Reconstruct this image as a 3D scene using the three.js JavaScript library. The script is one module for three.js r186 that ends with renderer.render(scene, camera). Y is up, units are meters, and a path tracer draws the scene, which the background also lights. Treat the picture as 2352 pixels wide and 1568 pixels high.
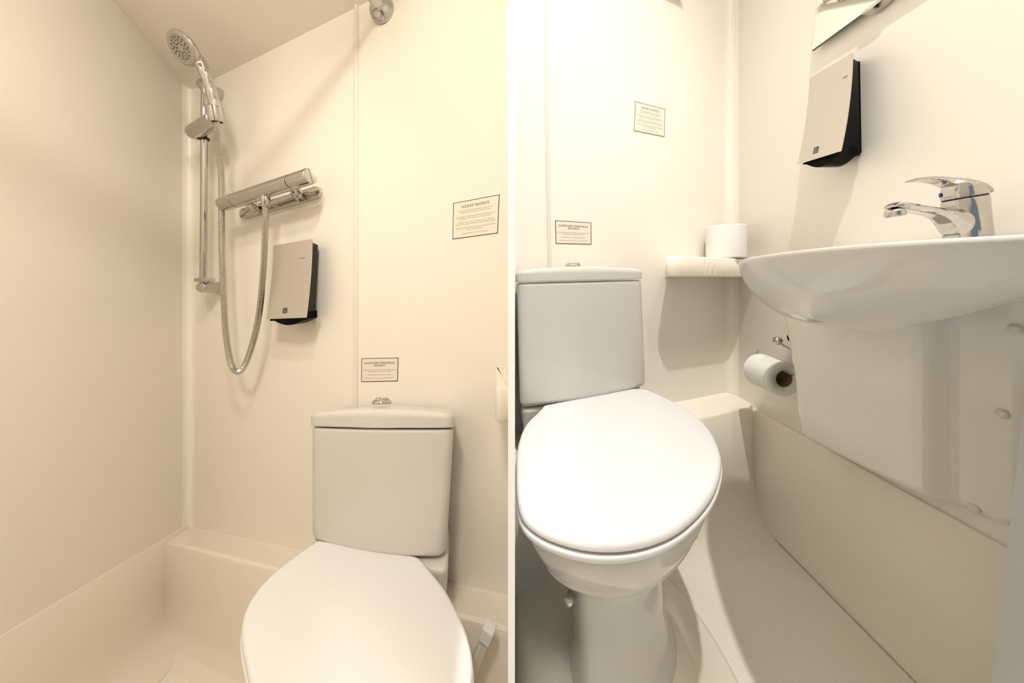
import * as THREE from 'three';
import { mergeGeometries, mergeVertices, toCreasedNormals } from 'three/addons/utils/BufferGeometryUtils.js';
import { RectAreaLightUniformsLib } from 'three/addons/lights/RectAreaLightUniformsLib.js';
import { RoundedBoxGeometry } from 'three/addons/geometries/RoundedBoxGeometry.js';

// ---------------------------------------------------------------- camera, light, exposure
// Two prefabricated shower pods stand side by side; the camera looks through a notch in the added thin panel between them.
const EYE = 1.22;
const scene = new THREE.Scene();
const camera = new THREE.PerspectiveCamera(94.87, 2352 / 1568, 0.02, 20);
camera.position.set(0, EYE, 0);
camera.lookAt(0, EYE, -1);
camera.setViewOffset(2352, 1568, 0, 144, 2352, 1568);   // lens shifted down
scene.add(camera);

const renderer = new THREE.WebGLRenderer({ antialias: true });
renderer.shadowMap.enabled = true;
renderer.toneMapping = THREE.LinearToneMapping;
renderer.toneMappingExposure = 1.08;

scene.background = new THREE.Color().setRGB(0.22, 0.28, 0.37);   // daylight beyond the doorway behind the camera
const LAMP_COLOR = new THREE.Color().setRGB(1.0, 0.93, 0.84);
const LAMP_LEFT = { at: [-.28, 2.175, -.20], power: 1.5, color: LAMP_COLOR, aim: [-1.1, 1.0, -.5], angle: .96 };     // each pod: a small bright lamp above the camera,
const LAMP_RIGHT = { at: [.19, 3.7, .10], power: 14.3, color: new THREE.Color().setRGB(1.0, 0.985, 0.96), aim: [.56, .33, -.92], angle: .60 };
const DISC_LEFT = { at: [-.16, 2.42, .40], tilt: .318, power: 106 };   // and a frosted ceiling light nearer the door
const DISC_RIGHT = { at: [.72, 3.727, .12], tilt: 0, power: 84 };
RectAreaLightUniformsLib.init();

// ---------------------------------------------------------------- helpers
const used = {};
function numbered(n) { used[n] = (used[n] ?? -1) + 1; return used[n] ? `${n}_${String(used[n]).padStart(3, '0')}` : n; }
const lin = (r, g, b) => new THREE.Color().setRGB(r, g, b);
const V3 = (x, y, z) => new THREE.Vector3(x, y, z);
const lerp = (a, b, t) => a + (b - a) * t;

function shade(m) { m.castShadow = true; m.receiveShadow = true; return m; }
function part(name, geo, mat, parent, label) {
  const m = shade(new THREE.Mesh(geo, mat)); m.name = numbered(name); parent.add(m);
  if (label) m.userData.label = label;
  return m;
}
function thing(name, label, category, pos = [0, 0, 0], turn = 0, group) {
  const o = new THREE.Group(); o.name = numbered(name); o.position.set(...pos); o.rotation.y = turn;
  o.userData = { label, category }; if (group) o.userData.group = group;
  scene.add(o); return o;
}
function struct(name, geo, mat, parent = scene) {
  const m = part(name, geo, mat, parent); if (parent === scene) m.userData.kind = 'structure'; return m;
}
// geometry given in world metres, put under a thing whose origin is its base
function partAt(name, geo, mat, t, label) {
  t.updateMatrixWorld(true); geo.applyMatrix4(t.matrixWorld.clone().invert());
  return part(name, geo, mat, t, label);
}
function finish(geo, crease) {
  const p = geo.attributes.position, ix = geo.index; let v = 0;
  const a = V3(), b = V3(), c = V3();
  for (let i = 0; i < ix.count; i += 3) {
    a.fromBufferAttribute(p, ix.getX(i)); b.fromBufferAttribute(p, ix.getX(i + 1)); c.fromBufferAttribute(p, ix.getX(i + 2));
    v += a.dot(b.cross(c));
  }
  if (v < 0) for (let i = 0; i < ix.count; i += 3) { const t = ix.getX(i); ix.setX(i, ix.getX(i + 1)); ix.setX(i + 1, t); }
  geo.computeVertexNormals();
  return crease ? toCreasedNormals(geo, crease) : geo;
}
// closed rings joined into a skin; caps close the two ends
function loft(rings, { cap0 = true, cap1 = true, crease = 0, closed = true } = {}) {
  const n = rings[0].length, pos = [], uv = [], idx = [];
  rings.forEach((r, k) => r.forEach((p, i) => { pos.push(p.x, p.y, p.z); uv.push(i / n, k / (rings.length - 1)); }));
  for (let k = 0; k + 1 < rings.length; k++) for (let i = 0; i < (closed ? n : n - 1); i++) {
    const j = (i + 1) % n, a = k * n + i, b = k * n + j, c = a + n, d = b + n;
    idx.push(a, b, d, a, d, c);
  }
  const cap = (k, flip) => {
    const m = V3(); rings[k].forEach(p => m.add(p)); m.divideScalar(n);
    const o = pos.length / 3; pos.push(m.x, m.y, m.z); uv.push(.5, .5);
    for (let i = 0; i < n; i++) { const j = (i + 1) % n; flip ? idx.push(o, k * n + j, k * n + i) : idx.push(o, k * n + i, k * n + j); }
  };
  if (cap0) cap(0, true);
  if (cap1) cap(rings.length - 1, false);
  const g = new THREE.BufferGeometry();
  g.setAttribute('position', new THREE.Float32BufferAttribute(pos, 3));
  g.setAttribute('uv', new THREE.Float32BufferAttribute(uv, 2));
  g.setIndex(idx);
  return finish(g, crease);
}
// upright prism over a plan polygon of [x, z]
function prism(poly, y0, y1, crease = 0.5) {
  const g = new THREE.ExtrudeGeometry(new THREE.Shape(poly.map(([x, z]) => new THREE.Vector2(x, -z))), { depth: y1 - y0, bevelEnabled: false });
  g.rotateX(-Math.PI / 2); g.translate(0, y0, 0);
  return toCreasedNormals(g, crease);
}
function box(w, h, d, x = 0, y = 0, z = 0) { const g = new THREE.BoxGeometry(w, h, d); g.translate(x, y, z); return g; }
function rbox(w, h, d, r, x = 0, y = 0, z = 0) { const g = new RoundedBoxGeometry(w, h, d, 3, r); g.translate(x, y, z); return g; }
function lathe(pts, seg = 40) { return new THREE.LatheGeometry(pts.map(p => new THREE.Vector2(...p)), seg); }
// a lathe whose axis runs from a to b (profile heights measured from a)
function latheAlong(pts, a, dir, seg = 36) {
  const g = lathe(pts, seg);
  g.applyQuaternion(new THREE.Quaternion().setFromUnitVectors(V3(0, 1, 0), dir.clone().normalize()));
  g.translate(a.x, a.y, a.z); return g;
}
function rod(a, b, r, seg = 24, r2 = r) {
  const d = b.clone().sub(a), l = d.length(), e = Math.min(r, r2) * .25;
  return latheAlong([[0, 0], [r - e, 0], [r, e], [r2, l - e], [r2 - e, l], [0, l]], a, d, seg);
}
function curveOf(pts, closed = false) { return new THREE.CatmullRomCurve3(pts, closed, 'centripetal'); }
// plan outlines: arrays of [x, z]
function smoothPlan(pts, n = 120) { return curveOf(pts.map(([x, z]) => V3(x, 0, z)), true).getSpacedPoints(n).slice(0, n).map(p => [p.x, p.z]); }
function area(o) { let s = 0; o.forEach(([x, z], i) => { const [u, w] = o[(i + 1) % o.length]; s += x * w - u * z; }); return s / 2; }
function inset(o, d) {
  const n = o.length, sg = Math.sign(area(o));
  return o.map(([x, z], i) => {
    const [ax, az] = o[(i + n - 1) % n], [bx, bz] = o[(i + 1) % n];
    let nx = -(bz - az) * sg, nz = (bx - ax) * sg; const l = Math.hypot(nx, nz) || 1;
    return [x + nx / l * d, z + nz / l * d];
  });
}
function roundPoly(pts, radii, seg = 8) {
  const out = [], n = pts.length;
  for (let i = 0; i < n; i++) {
    const p = new THREE.Vector2(...pts[i]), a = new THREE.Vector2(...pts[(i + n - 1) % n]).sub(p), b = new THREE.Vector2(...pts[(i + 1) % n]).sub(p);
    const r = radii[i]; if (!r) { out.push([p.x, p.y]); continue; }
    const t = Math.min(r, a.length() * .49, b.length() * .49);
    const s = p.clone().add(a.normalize().multiplyScalar(t)), e = p.clone().add(b.normalize().multiplyScalar(t));
    for (let k = 0; k <= seg; k++) { const u = k / seg, q = (1 - u) * (1 - u), w = 2 * u * (1 - u), z = u * u; out.push([q * s.x + w * p.x + z * e.x, q * s.y + w * p.y + z * e.y]); }
  }
  return out;
}
function respace(o, n = 140) {
  const L = [0]; for (let i = 0; i < o.length; i++) { const a = o[i], b = o[(i + 1) % o.length]; L.push(L[i] + Math.hypot(b[0] - a[0], b[1] - a[1])); }
  const T = L[o.length], out = []; let k = 0;
  for (let i = 0; i < n; i++) { const s = T * i / n; while (L[k + 1] < s) k++; const t = (s - L[k]) / (L[k + 1] - L[k] || 1), a = o[k], b = o[(k + 1) % o.length]; out.push([lerp(a[0], b[0], t), lerp(a[1], b[1], t)]); }
  return out;
}
// a plate with rounded rims over a plan outline; yAt(x, z) may slope it, dome lifts its middle
function plate(o, yTop, thick, { edge = thick * .5, edgeB = edge, dome = 0, slope = () => 0, arch = () => 0, crease = 0 } = {}) {
  const ring = (d, y) => inset(o, d).map(([x, z]) => V3(x, y + slope(x, z) + arch(x) * Math.max(0, (y - yTop + thick) / thick - .3) / .7, z)), rings = [], K = 6;
  const yB = yTop - thick;
  const cx = o.reduce((s, p) => s + p[0], 0) / o.length, cz = o.reduce((s, p) => s + p[1], 0) / o.length;
  const ctr = (k, y) => inset(o, edge).map(([x, z]) => { const X = lerp(x, cx, k), Z = lerp(z, cz, k); return V3(X, y + slope(X, Z) + arch(X), Z); });
  for (let k = 0; k <= K; k++) { const a = Math.PI / 2 * k / K; rings.push(ring(edgeB * (1 - Math.sin(a)), yB + edgeB * (1 - Math.cos(a)))); }
  for (let k = 0; k <= K; k++) { const a = Math.PI / 2 * k / K; rings.push(ring(edge * (1 - Math.cos(a)), yTop - edge * (1 - Math.sin(a)))); }
  for (const k of [.06, .15, .35, .6, .9]) rings.push(ctr(k, yTop + dome * (1 - (1 - k) ** 2)));
  return loft(rings, { crease });
}

// ---------------------------------------------------------------- materials
const P = (o) => new THREE.MeshPhysicalMaterial(o);
const M = {
  panelL: P({ color: lin(.93, .87, .765), roughness: .34 }),  // same panelling in both pods; the left's amber light is put into its colour
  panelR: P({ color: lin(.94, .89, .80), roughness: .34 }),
  trimL: P({ color: lin(.84, .77, .67), roughness: .22 }),
  trimR: P({ color: lin(.85, .80, .73), roughness: .22 }),
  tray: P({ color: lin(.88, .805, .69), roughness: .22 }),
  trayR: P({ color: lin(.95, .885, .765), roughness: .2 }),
  white: P({ color: lin(.94, .93, .91), roughness: .5 }),
  ceramic: P({ color: lin(.68, .655, .60), roughness: .07 }),
  basin: P({ color: lin(.66, .64, .60), roughness: .06 }),
  lid: P({ color: lin(.80, .79, .785), roughness: .16 }),
  cover: P({ color: lin(.965, .92, .835), roughness: .13 }),
  cap: P({ color: lin(.84, .79, .71), roughness: .3 }),
  chrome: P({ color: lin(.57, .545, .51), roughness: .07, metalness: 1 }),
  hose: P({ color: lin(.60, .57, .52), roughness: .2, metalness: 1 }),
  satin: P({ color: lin(.42, .39, .33), roughness: .5, metalness: .25 }),
  nozzle: P({ color: lin(.10, .085, .06), roughness: .5 }),
  steel: P({ color: lin(.62, .57, .50), roughness: .42, metalness: .55 }),
  black: P({ color: lin(.002, .002, .002), roughness: .35, specularIntensity: .12 }),
  dark: P({ color: lin(.03, .025, .02), roughness: .6 }),
  paper: P({ color: lin(.88, .86, .81), roughness: .95 }),
  card: P({ color: lin(.20, .13, .05), roughness: .9 }),
  blue: P({ color: lin(.02, .05, .42), roughness: .3 }),
  glass: P({ color: lin(.05, .11, .07), roughness: .1 }),
  mirror: P({ color: lin(.90, .90, .86), roughness: .01, metalness: 1 }),
  plastic: P({ color: lin(.66, .62, .53), roughness: .4 }),
  door: P({ color: lin(.62, .62, .62), roughness: .45 }),
  wood: P({ color: lin(.52, .43, .34), roughness: .5 }),
  jamb: P({ color: lin(.80, .79, .77), roughness: .5 }),
};
// non-slip floor: raised dots, 64 x 64 heights for one cell pair
function dotBump() {
  const S = 64, d = new Uint8Array(S * S * 4);
  for (let y = 0; y < S; y++) for (let x = 0; x < S; x++) {
    let h = 0;
    for (const [cx, cy] of [[.25, .25], [.75, .75]]) { let dx = Math.abs(x / S - cx), dy = Math.abs(y / S - cy); dx = Math.min(dx, 1 - dx); dy = Math.min(dy, 1 - dy); h = Math.max(h, Math.max(0, 1 - Math.hypot(dx, dy) / .24)); }
    const v = Math.round(255 * Math.sqrt(h)); d.set([v, v, v, 255], (y * S + x) * 4);
  }
  const t = new THREE.DataTexture(d, S, S); t.wrapS = t.wrapT = THREE.RepeatWrapping; t.magFilter = t.minFilter = THREE.LinearFilter; t.needsUpdate = true; return t;
}
const dots = dotBump(); dots.repeat.set(1 / .009, 1 / .009);
M.mat = P({ color: lin(.95, .895, .79), roughness: .5, bumpMap: dots, bumpScale: .0004 });

// ---------------------------------------------------------------- wall frames: local x runs along the wall to the viewer's right, y up, z out of the wall
class Frame {
  constructor(o, u) { this.o = V3(o[0], 0, o[1]); this.u = V3(u[0], 0, u[1]).normalize(); this.n = V3(-this.u.z, 0, this.u.x); this.rot = Math.atan2(-this.u.z, this.u.x); }
  at(u, y, n = 0) { return this.o.clone().addScaledVector(this.u, u).addScaledVector(this.n, n).setY(y); }
  xz(u, n = 0) { const p = this.at(u, 0, n); return [p.x, p.z]; }
}
const LB = new Frame([-1.1871, -1.155], [.9443, .3291]);    // left pod, back wall
const LW = new Frame([-1.1871, -1.155], [-.2324, -.9726]);  // left pod, side wall
const RB = new Frame([.935, -1.3411], [.9266, -.3761]);     // right pod, back wall
const RW = new Frame([.935, -1.3411], [-.0194, .9998]);     // right pod, side wall
function onWall(F, u, y, name, label, category, group) {
  const p = F.at(u, y, 0), t = thing(name, label, category, [p.x, p.y, p.z], F.rot, group);
  t.L = (a, b, n) => V3(a - u, b - y, n); return t;
}
const plan = v => [v.x, v.z];
const along = (F, a, n = 0) => F.xz(a, n);

// ---------------------------------------------------------------- the shell
const XL = -.0048, XR = .0036;                              // faces of the panel between the pods
function fillet(F1, t1, F2, t2, seg = 10) {                 // from F1 at t1 to F2 at t2 round their shared corner
  const a = F1.at(t1, 0), b = F2.at(t2, 0), c = F1.at(0, 0), out = [];
  for (let k = 0; k <= seg; k++) { const u = k / seg; out.push([(1 - u) ** 2 * a.x + 2 * u * (1 - u) * c.x + u * u * b.x, (1 - u) ** 2 * a.z + 2 * u * (1 - u) * c.z + u * u * b.z]); }
  return out;
}
const endL = (XL - LB.o.x) / LB.u.x, endR = (XR - RB.o.x) / RB.u.x;
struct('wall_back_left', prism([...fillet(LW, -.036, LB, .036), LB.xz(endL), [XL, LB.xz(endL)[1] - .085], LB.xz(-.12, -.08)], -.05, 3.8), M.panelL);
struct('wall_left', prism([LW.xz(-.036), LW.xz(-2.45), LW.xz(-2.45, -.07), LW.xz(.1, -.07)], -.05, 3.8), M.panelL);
struct('wall_back_right', prism([RB.xz(endR), ...fillet(RB, -.05, RW, .05), RB.xz(.1, -.08), [XR, RB.xz(endR)[1] - .087]], .25, 3.8), M.panelR);
struct('wall_right', prism([RW.xz(.05), RW.xz(2.56), RW.xz(2.56, -.07), RW.xz(-.1, -.07)], .25, 3.8), M.panelR);
{ // added panel with viewing notch; unseen part keeps each lamp to its own pod
  const pts = (a) => a.map(p => new THREE.Vector2(...p)), sh = new THREE.Shape(pts([[-1.14, -.05], [1.2, -.05], [1.2, 3.76], [-1.14, 3.76]]));
  sh.holes.push(new THREE.Path(pts([[.25, 1.10], [-.05, 1.05], [-.38, .626], [-.38, 1.642], [-.05, 1.36], [.25, 1.34]])));
  const g = new THREE.ExtrudeGeometry(sh, { depth: XR - XL, bevelEnabled: false });
  g.rotateY(-Math.PI / 2); g.translate(XR, 0, 0);
  struct('wall_middle', toCreasedNormals(g, .3), M.white);
}
{ // sloping ceiling of the left pod
  const prof = new THREE.Shape([[-1.4, 1.83], [1.2, 2.684], [1.2, 2.80], [-1.4, 2.80]].map(p => new THREE.Vector2(...p)));
  const g = new THREE.ExtrudeGeometry(prof, { depth: 1.5, bevelEnabled: false });
  g.rotateY(-Math.PI / 2); g.translate(XL, 0, 0);
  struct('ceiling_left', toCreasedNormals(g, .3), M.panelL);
}
struct('ceiling', box(1.2, .08, 2.85, .6 + XR, 3.77, -.2), M.panelR);
struct('wall_front', mergeGeometries([box(.84, 3.85, .06, -.30, 1.87, 1.23), box(.2, 3.85, .06, .93, 1.87, 1.23), box(.72, 1.5, .06, .47, 3.08, 1.23), box(.72, .33, .06, .47, .13, 1.23)]), M.wood);

// battens over the panel joints
function batten(F, u0, y0, u1, y1, w, h) {
  const ring = (u, y) => Array.from({ length: 13 }, (_, k) => { const a = Math.PI * k / 12; return F.at(u - Math.cos(a) * w / 2, y, Math.sin(a) * h); });
  return loft([ring(u0, y0), ring(u1, y1)], { crease: .6 });
}
struct('trim_1', batten(LB, .785, .5, .788, 2.05, .0135, .008), M.trimL);
struct('trim_2', batten(RB, -.872, .9, -.906, 2.6, .0135, .008), M.trimR);

// ---------------------------------------------------------------- lamps in the ceilings above the camera
function downlight(L, label, tilt) {
  const t = thing('ceiling_downlight', label, 'light', L.at); t.rotation.x = tilt;
  part('ring', lathe([[.03, -.001], [.05, -.004], [.055, -.001], [.055, .001], [.03, .001]], 40), M.chrome, t);
  const g = new THREE.SphereGeometry(.014, 20, 14); g.translate(0, -.02, 0);
  part('bulb', g, new THREE.MeshStandardMaterial({ color: 0xffffff, emissive: L.color.clone(), emissiveIntensity: 6 }), t);
  part('socket', lathe([[0, 0], [.012, 0], [.012, -.012], [0, -.012]], 20), M.white, t);
  const l = new THREE.SpotLight(L.color, L.power, 0, L.angle, 1, 2); l.position.set(0, -.045, 0);
  t.updateMatrixWorld(true); l.target.position.copy(t.worldToLocal(V3(...L.aim))); t.add(l.target);
  l.castShadow = true; l.shadow.mapSize.set(2048, 2048); l.shadow.radius = 1.2; l.shadow.bias = -.0005; t.add(l);
}
downlight(LAMP_LEFT, 'small chrome downlight in the sloping ceiling over the left pod', .32);
downlight(LAMP_RIGHT, 'small chrome downlight in the flat ceiling over the right pod', 0);

function discLight(L, label) {
  const t = thing('ceiling_light', label, 'light', L.at); t.rotation.x = L.tilt;
  part('base_ring', lathe([[0, .004], [.135, .004], [.138, .0], [.138, -.018], [.128, -.022], [.126, -.016], [0, -.016]], 56), M.white, t);
  part('diffuser', lathe([[.125, -.018], [.118, -.030], [.09, -.036], [0, -.038]].reverse(), 56), new THREE.MeshStandardMaterial({ color: 0xffffff, emissive: LAMP_COLOR.clone(), emissiveIntensity: 2.2 }), t);
  const l = new THREE.RectAreaLight(LAMP_COLOR, L.power, .22, .22); l.position.set(0, -.042, 0); l.rotation.x = -Math.PI / 2; t.add(l);
}
discLight(DISC_LEFT, 'round frosted ceiling light in the sloping ceiling behind the camera');
discLight(DISC_RIGHT, 'round frosted ceiling light in the flat ceiling behind the camera');

// ---------------------------------------------------------------- trays
// ribbon of quads: rows of points joined, given a thickness by closing it below
function sheet(rows, crease = .5) {
  const n = rows[0].length, pos = [], uv = [], idx = [];
  rows.forEach((r, k) => r.forEach((p, i) => { pos.push(p.x, p.y, p.z); uv.push(p.x, p.z); }));
  for (let k = 0; k + 1 < rows.length; k++) for (let i = 0; i + 1 < n; i++) { const a = k * n + i; idx.push(a, a + 1, a + n + 1, a, a + n + 1, a + n); }
  const g = new THREE.BufferGeometry(); g.setAttribute('position', new THREE.Float32BufferAttribute(pos, 3)); g.setAttribute('uv', new THREE.Float32BufferAttribute(uv, 2)); g.setIndex(idx); g.computeVertexNormals();
  return toCreasedNormals(g, crease);
}
{
  const t = new THREE.Group(); t.name = 'floor_left'; t.userData.kind = 'structure'; scene.add(t);
  part('slab', box(1.5, .1, 2.75, -.755, -.06, .075), M.tray, t);
  // ledge along the back wall: top slopes a little, front face drops to the floor with a rounded foot
  const prof = (u, sk = 0) => {
    const k = u / 1.25, yb = lerp(.3072, .4679, k), yf = lerp(.338, .4935, (u - .08) / 1.2), yFloor = .03 + .10 * (u - .1);
    return [[-.004, yb + .004], [0, yb + .002], [.01, yb + .003], [.08, yf], [.088, yf - .003], [.092, yf - .012], [.096, lerp(yf, yFloor, .5)], [.10, yFloor + .06], [.104, yFloor + .03], [.116, yFloor + .01], [.14, yFloor], [.2, yFloor - .03]].map(([n, y]) => LB.at(u + n * sk, y, n));
  };
  const rows = []; for (let u = .0; u < 1.2; u += .05) rows.push(prof(u)); rows.push(prof(1.2, 0), prof(endL - .001, .3485));
  partAt('ledge', sheet(rows, .6), M.tray, t);
  // upstand under the side wall panel
  const side = (v) => {
    const y1 = lerp(.320, .4687, v / .5), yf = .02 + .22 * v;
    return [[-.004, y1 + .003], [.004, y1 + .002], [.006, y1 - .002], [.008, lerp(y1, yf, .5)], [.012, yf + .07], [.022, yf + .03], [.045, yf + .006], [.07, yf], [.10, yf - .03], [.10, yf - .12]].map(([n, y]) => LW.at(-v, y, n));
  };
  const r2 = []; for (let v = 0; v < 1.4; v += .1) r2.push(side(v));
  partAt('side_upstand', sheet(r2, .6), M.tray, t);
  partAt('tray_floor', sheet([[LB.at(-.3, -.01, .02), LB.at(.6, .072, .10), LB.at(1.25, .13, .10)], [LB.at(-.2, .035, .35), LB.at(.6, .075, .35), LB.at(1.1, .12, .35)], [LB.at(-.1, .15, .9), LB.at(.6, .2, .9), LB.at(.95, .2, .9)]], .3), M.mat, t);
}
{
  const t = new THREE.Group(); t.name = 'floor'; t.userData.kind = 'structure'; scene.add(t);
  part('slab', box(1.15, .3, 2.85, .58, .165, -.125), M.trayR, t);
  const YF = .33, yL = .733;
  const prof = (u, sk = 0) => [[-.004, yL + .008], [.0, yL + .006], [.012, yL + .002], [.118, yL], [.124, yL - .002], [.128, yL - .008], [.131, lerp(yL, YF, .5)], [.134, YF + .13], [.140, YF + .10], [.16, YF + .045], [.195, YF + .012], [.24, YF]].map(([n, y]) => RB.at(u + n * sk, y, n));
  const rows = [prof(endR + .001, -.4059)]; for (let u = -.9; u < -.02; u += .05) rows.push(prof(u)); rows.push(prof(.0));
  partAt('ledge', sheet(rows, .6), M.trayR, t);
  const side = (v) => [[-.004, .7235], [.006, .722], [.008, .718], [.010, .6], [.012, YF + .11], [.014, YF + .085], [.022, YF + .05], [.030, YF + .015], [.032, YF + .001], [.034, YF - .01]].map(([n, y]) => RW.at(v, y, n));
  const r2 = []; for (let v = .02; v < 1.2; v += .08) r2.push(side(v));
  partAt('side_upstand', sheet(r2, .6), M.trayR, t);
  const fl = [[XR, -1.0], [XR, .2], [.872, .2], [.893, -1.06], [.80, -1.2]];
  const g = new THREE.ShapeGeometry(new THREE.Shape(fl.map(([x, z]) => new THREE.Vector2(x, -z)))); g.rotateX(-Math.PI / 2); g.translate(0, YF + .002, 0);
  { const p = g.attributes.position, uv = g.attributes.uv; for (let i = 0; i < p.count; i++) uv.setXY(i, p.getX(i) * .93 + p.getZ(i) * .37, p.getZ(i) * .93 - p.getX(i) * .37); }
  partAt('non_slip_floor', g, M.mat, t);
  // rounded plinth under the pan
  const ell = (a, b, cx, cz, y) => Array.from({ length: 72 }, (_, k) => { const s = 2 * Math.PI * k / 72; const X = cx + a * Math.cos(s) * .97 - b * Math.sin(s) * -.20, Z = cz + b * Math.sin(s) + a * Math.cos(s) * -.25; return V3(Math.max(X, XR + .002), y, Z); });
  partAt('plinth', loft([ell(.315, .40, .185, -.76, YF - .005), ell(.313, .398, .185, -.76, YF + .006), ell(.300, .385, .185, -.76, YF + .012), ell(.255, .34, .19, -.76, YF + .022), ell(.205, .29, .195, -.755, YF + .06), ell(.19, .275, .195, -.755, YF + .078), ell(.175, .26, .195, -.755, YF + .084), ell(.1, .2, .2, -.75, YF + .086)], { cap0: false }), M.trayR, t);
}

// ---------------------------------------------------------------- toilets
function makeToilet(c) {
  const t = thing('toilet', c.label, 'toilet', [c.c0[0], c.floorY, c.c0[1]], 0, undefined);
  const o = smoothPlan(c.outline, 150), yT = c.yTop;
  partAt('toilet_lid', plate(o, yT, .0135, { edge: .008, edgeB: .004, dome: .0025 }), M.lid, t);
  partAt('toilet_seat', plate(inset(o, -.0015), yT - .0165, .0125, { edge: .003, edgeB: .008 }), M.lid, t);
  // pan: rings of the lid's own outline, narrowed and moved along the bowl's axis
  const [hx, hz] = c.h, [ax, az] = c.a, det = hx * az - hz * ax;
  const ring = ([y, sp, sq, sh, sl = 0]) => V3 && o.map(([x, z]) => {
    const dx = x - c.c0[0], dz = z - c.c0[1], p = (dx * az - dz * ax) / det, q = (hx * dz - hz * dx) / det;
    const P_ = p * sp + sl, Q = q * sq + sh;
    let X = c.c0[0] + hx * P_ + ax * Q; const Z = c.c0[1] + hz * P_ + az * Q;
    if (c.minX !== undefined) X = Math.max(X, c.minX);
    return V3(X, y, Z);
  });
  partAt('pan', loft(c.pan.map(ring)), M.ceramic, t);
  if (c.screwCap) {
    const [p, d] = c.screwCap;
    part('screw_cap', latheAlong([[0, -.012], [.0095, -.012], [.0095, .002], [.007, .006], [0, .007]], t.worldToLocal(V3(...p)), V3(...d), 20), M.chrome, t, 'small chrome fixing cap');
  }
  // rear deck of the pan that carries the cistern
  const dk = respace(roundPoly(c.deck, [.012, .03, .03, .012]), 120);
  partAt('rear_deck', loft([[0, .03], [.02, .02], [.10, .006], [c.deckH - .012, 0], [c.deckH - .004, .002], [c.deckH, .008]].map(([h, d]) => inset(dk, d).map(([x, z]) => V3(x, c.deckY - c.deckH + h, z)))), M.ceramic, t);
  // cistern, bowed front
  const bow = (pts, b) => {
    const [F0, F1, B1, B0] = pts, q = respace(roundPoly([B0, F0, F1, B1], [.01, .03, .03, .01], 10), 160);
    const ux = F1[0] - F0[0], uz = F1[1] - F0[1], L2 = ux * ux + uz * uz, L = Math.sqrt(L2), D = Math.hypot(B0[0] - F0[0], B0[1] - F0[1]);
    const nx = -uz / L, nz = ux / L;
    return q.map(([x, z]) => { const s = Math.min(1, Math.max(0, ((x - F0[0]) * ux + (z - F0[1]) * uz) / L2)), w = Math.max(0, 1 + ((x - F0[0]) * nx + (z - F0[1]) * nz) / D); return [x + nx * b * 4 * s * (1 - s) * w, z + nz * b * 4 * s * (1 - s) * w]; });
  };
  const top = bow(c.cisTop, c.bow), bot = bow(c.cisBot, c.bow);
  const zF = (c.cisTop[0][1] + c.cisTop[1][1]) / 2, ySl = (k) => (x, z) => (x - c.c0[0]) * lerp(c.slopeB, c.slopeT, k) + k * c.fall * Math.min(0, z - zF - .02 - (x - c.c0[0]) * c.skew);
  const mix = (k, d) => inset(top.map((p, i) => [lerp(bot[i][0], p[0], k), lerp(bot[i][1], p[1], k)]), d).map(([x, z]) => V3(x, lerp(c.yB, c.yT, k) + ySl(k)(x, z), z));
  const rings = [[0, .02], [.004, .011], [.014, .005], [.03, .0015], [.05, 0], [.25, 0], [.5, 0], [.75, 0], [.97, 0], [.99, .001], [1, .006]].map(([k, d]) => mix(k, d));
  partAt('cistern', loft(rings), M.ceramic, t);
  partAt('cistern_lid', plate(inset(top, -.003), c.yT + .0025 + c.lidH, c.lidH, { edge: .012, edgeB: .003, dome: c.lidDome, slope: ySl(1), arch: (x) => c.arch * (1 - ((x - (c.cisTop[0][0] + c.cisTop[1][0]) / 2) * 2 / (c.cisTop[1][0] - c.cisTop[0][0])) ** 2) }), M.ceramic, t);
  // dual flush button
  const b = V3(...c.button), r = c.r;
  const q = t.worldToLocal(b.clone());
  part('button_collar', (() => { const g = lathe([[0, .004], [r * .86, .004], [r, .0015], [r * 1.1, -.002], [r * 1.1, -.006], [0, -.006]], 36); g.rotateX(c.buttonTilt); g.translate(q.x, q.y, q.z); return g; })(), M.chrome, t);
  for (const s of [-1, 1]) {
    const g = new THREE.SphereGeometry(1, 20, 10, 0, Math.PI * 2, 0, Math.PI / 2); g.scale(r * .42, .005, r * .72); g.rotateY(.2); g.translate(s * r * .42, .0035, 0); g.rotateX(c.buttonTilt); g.translate(q.x, q.y, q.z);
    part('flush_button', g, M.chrome, t);
  }
  return t;
}
const rb = (u, n) => RB.xz(u, n);
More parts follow.
